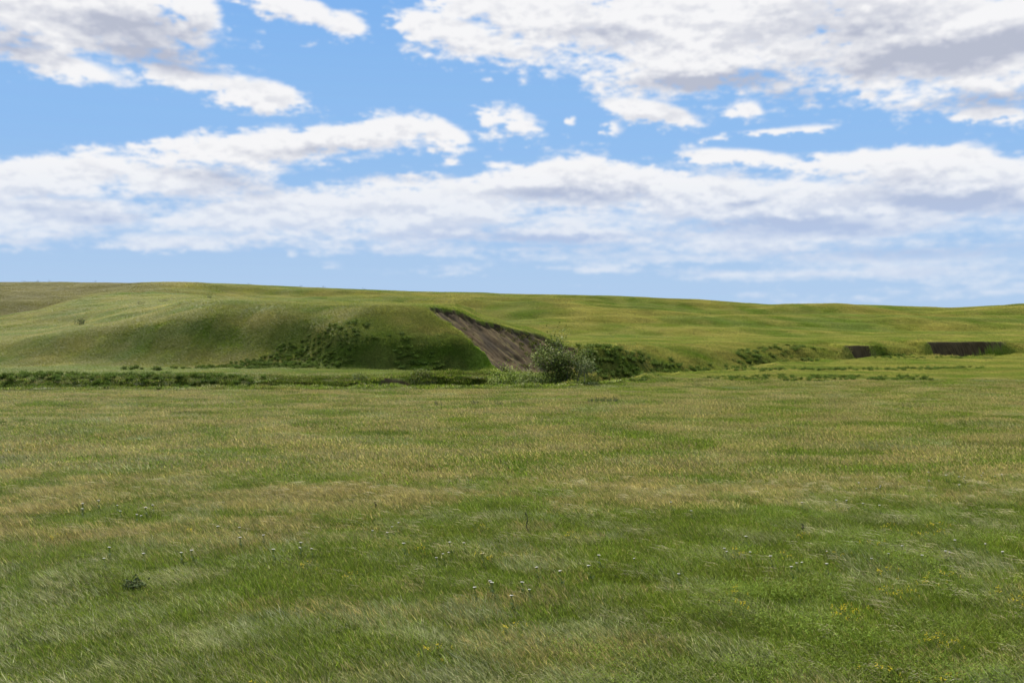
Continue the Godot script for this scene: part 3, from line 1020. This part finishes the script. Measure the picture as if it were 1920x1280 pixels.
func build_details() -> void:
	small_shrub("hillside_shrub", -50.0, 115.5, 1.1, 1.0, 500, "dark green shrub clump alone on the pale left slope of the hill")
	small_shrub("hillside_shrub", -50.0, 134.0, 0.7, 0.8, 250, "small low shrub on the hill slope, right of the larger clump")
	small_shrub("hillside_shrub", -47.0, 134.5, 0.7, 0.8, 250, "low shrub at the right end of a short row on the hill slope")
	small_shrub("hillside_shrub", -42.5, 140.0, 0.9, 0.35, 160, "tiny upright dark shrub on the upper hill slope")
	small_shrub("terrace_shrub", 4.2, 140.0, 0.6, 0.5, 160, "tiny dark shrub alone on the flat terrace behind the scarp")
	small_shrub("meadow_shrub", -4.1, 56.0, 0.42, 0.3, 140, "small dark weed in the middle meadow, leftmost of three in a row")
	small_shrub("meadow_shrub", -2.1, 56.2, 0.42, 0.25, 140, "small dark weed in the middle meadow, second of three in a row")
	small_shrub("meadow_shrub", -0.7, 55.6, 0.42, 0.3, 140, "small dark weed in the middle meadow, last of three in a row")
	for i in 5:
		small_shrub("meadow_weed", 4.5 + i * 0.34 + rng.randf() * 0.1, 56.6 + rng.randf() * 0.4, 0.38, 0.26, 120, "small dark weed in a short row below the tree", "weeds in a short row below the tree")
	small_shrub("meadow_shrub", -5.9, 15.5, 0.22, 0.22, 260, "dark green tuft in the foreground grass at lower left")
	small_shrub("creek_shrub", 60.5, 126.0, 0.6, 1.0, 260, "dark shrub clump on the right meadow in front of the long cut bank")
	for i in 9:
		var x: float = [-171.0, -166.0, -162.0, -146.0, -120.0, -92.0, -74.0, -66.0, -52.0][i]
		small_shrub("skyline_shrub", x, 349.0, 1.1, 0.9, 90, "tiny dark shrub standing on the skyline at upper left", "shrubs on the skyline")
	stalk_plant(0.32, 19.6, 0.42, "dark upright weed stalk standing in the green foreground grass")
	stalk_plant(-3.0, 22.0, 0.2, "short dark weed stalk left of centre in the meadow")
	stalk_plant(5.9, 20.0, 0.16, "very short dark weed stalk right of centre in the green grass")
	# white flowers: loose groups in the meadow
	var first := yarrow()
	var groups := [[-3.6, 17.6], [-5.0, 18.4], [-1.6, 17.4], [-0.8, 17.2], [1.6, 15.8], [2.4, 16.0], [0.4, 15.0], [5.0, 16.6], [6.4, 17.0], [8.2, 17.4], [-2.4, 18.8], [3.2, 21.5], [9.0, 24.5], [11.5, 26.0], [12.6, 26.4], [10.6, 25.4], [-7.6, 20.5], [-6.4, 16.8], [4.0, 18.0], [-8.6, 21.5], [7.6, 22.0], [-0.3, 14.6]]
	var made := 0
	for g: Array in groups:
		for k in rng.randi_range(2, 5):
			var o: Node3D = first
			if made > 0:
				o = first.duplicate()
				o.name = "yarrow_flower_%03d" % made
				add_child(o)
			var x: float = g[0] + rng.randfn() * 0.35
			var d: float = g[1] + rng.randfn() * 0.35
			o.position = ground_point(x, d)
			o.rotation.y = rng.randf_range(-0.6, 0.6)
			o.scale = Vector3.ONE * rng.randf_range(0.8, 1.15)
			made += 1
	# yellow flowers low in the grass at the right
	var s := Soup.new()
	for i in 9:
		var p := Vector3(rng.randfn() * 0.12, rng.randf_range(0.12, 0.26), rng.randfn() * 0.12)
		tube(s, Vector3(p.x + 0.03, 0, p.z), p, 0.0025, 0.002, Color(0.11, 0.16, 0.04), 3)
		for k in 7:
			leaf(s, p + some_way() * 0.012 - Vector3(0, k * 0.006, 0), some_way(0.4), 0.016, 0.45, color_of(Vector3(0.72, 0.58, 0.04), 0.15))
	var sc := Scatter.new()
	for i in 420:
		var d := sqrt(rng.randf_range(100.0, 400.0))
		var x := rng.randf_range(-0.6, 0.6) * d
		var want := smoothstep(1.0, 6.0, x - (d - 11.0) * 0.3) * 0.8 + 0.06
		if rng.randf() > want * clampf(0.5 + 2.0 * noise_soft.get_noise_2d(x * 0.7, d * 0.7), 0.0, 1.0):
			continue
		sc.places.append(stand(x, d, rng.randf() * TAU, rng.randf_range(0.8, 1.1), 1.0, 0.0))
		sc.tints.append(Color.WHITE)
	put_many("yellow_flowers", soup_mesh(s, leafy), sc, "small yellow flowers low in the grass at the lower right", "flowers")

# ---------------------------------------------------------------- the scene

func _ready() -> void:
	setup_noise()
	var camera := Camera3D.new()
	camera.name = "camera"
	camera.fov = 37.85
	camera.near = 0.1
	camera.far = 6000.0
	camera.position = Vector3(0, 4.0, 0)
	camera.rotation_degrees = Vector3(-1.23, 0, 0)
	add_child(camera)
	var sky_material := PanoramaSkyMaterial.new()
	sky_material.panorama = sky_picture()
	sky_material.energy_multiplier = 0.67
	var sky := Sky.new()
	sky.sky_material = sky_material
	var env := Environment.new()
	env.background_mode = Environment.BG_SKY
	env.sky = sky
	env.tonemap_mode = Environment.TONE_MAPPER_LINEAR
	env.tonemap_exposure = 1.5
	env.sdfgi_enabled = true
	env.ssao_enabled = true
	env.ssil_enabled = true
	var world := WorldEnvironment.new()
	world.name = "world"
	world.environment = env
	add_child(world)
	var sun := DirectionalLight3D.new()
	sun.name = "sun"
	sun.light_color = Color(1.0, 0.965, 0.90)
	sun.light_energy = 1.6
	sun.light_angular_distance = 0.5
	sun.shadow_enabled = true
	add_child(sun)
	# high, ahead and a little to the left: the slopes that face the camera lie in their own shade
	sun.look_at_from_position(Vector3(-0.25, 0.95, -0.90), Vector3.ZERO)
	print("sky ", Time.get_ticks_msec())
	build_ground()
	print("ground ", Time.get_ticks_msec())
	build_grass()
	build_scarp_tufts()
	print("grass ", Time.get_ticks_msec())
	build_thickets()
	build_tree()
	build_details()
	print("plants ", Time.get_ticks_msec())
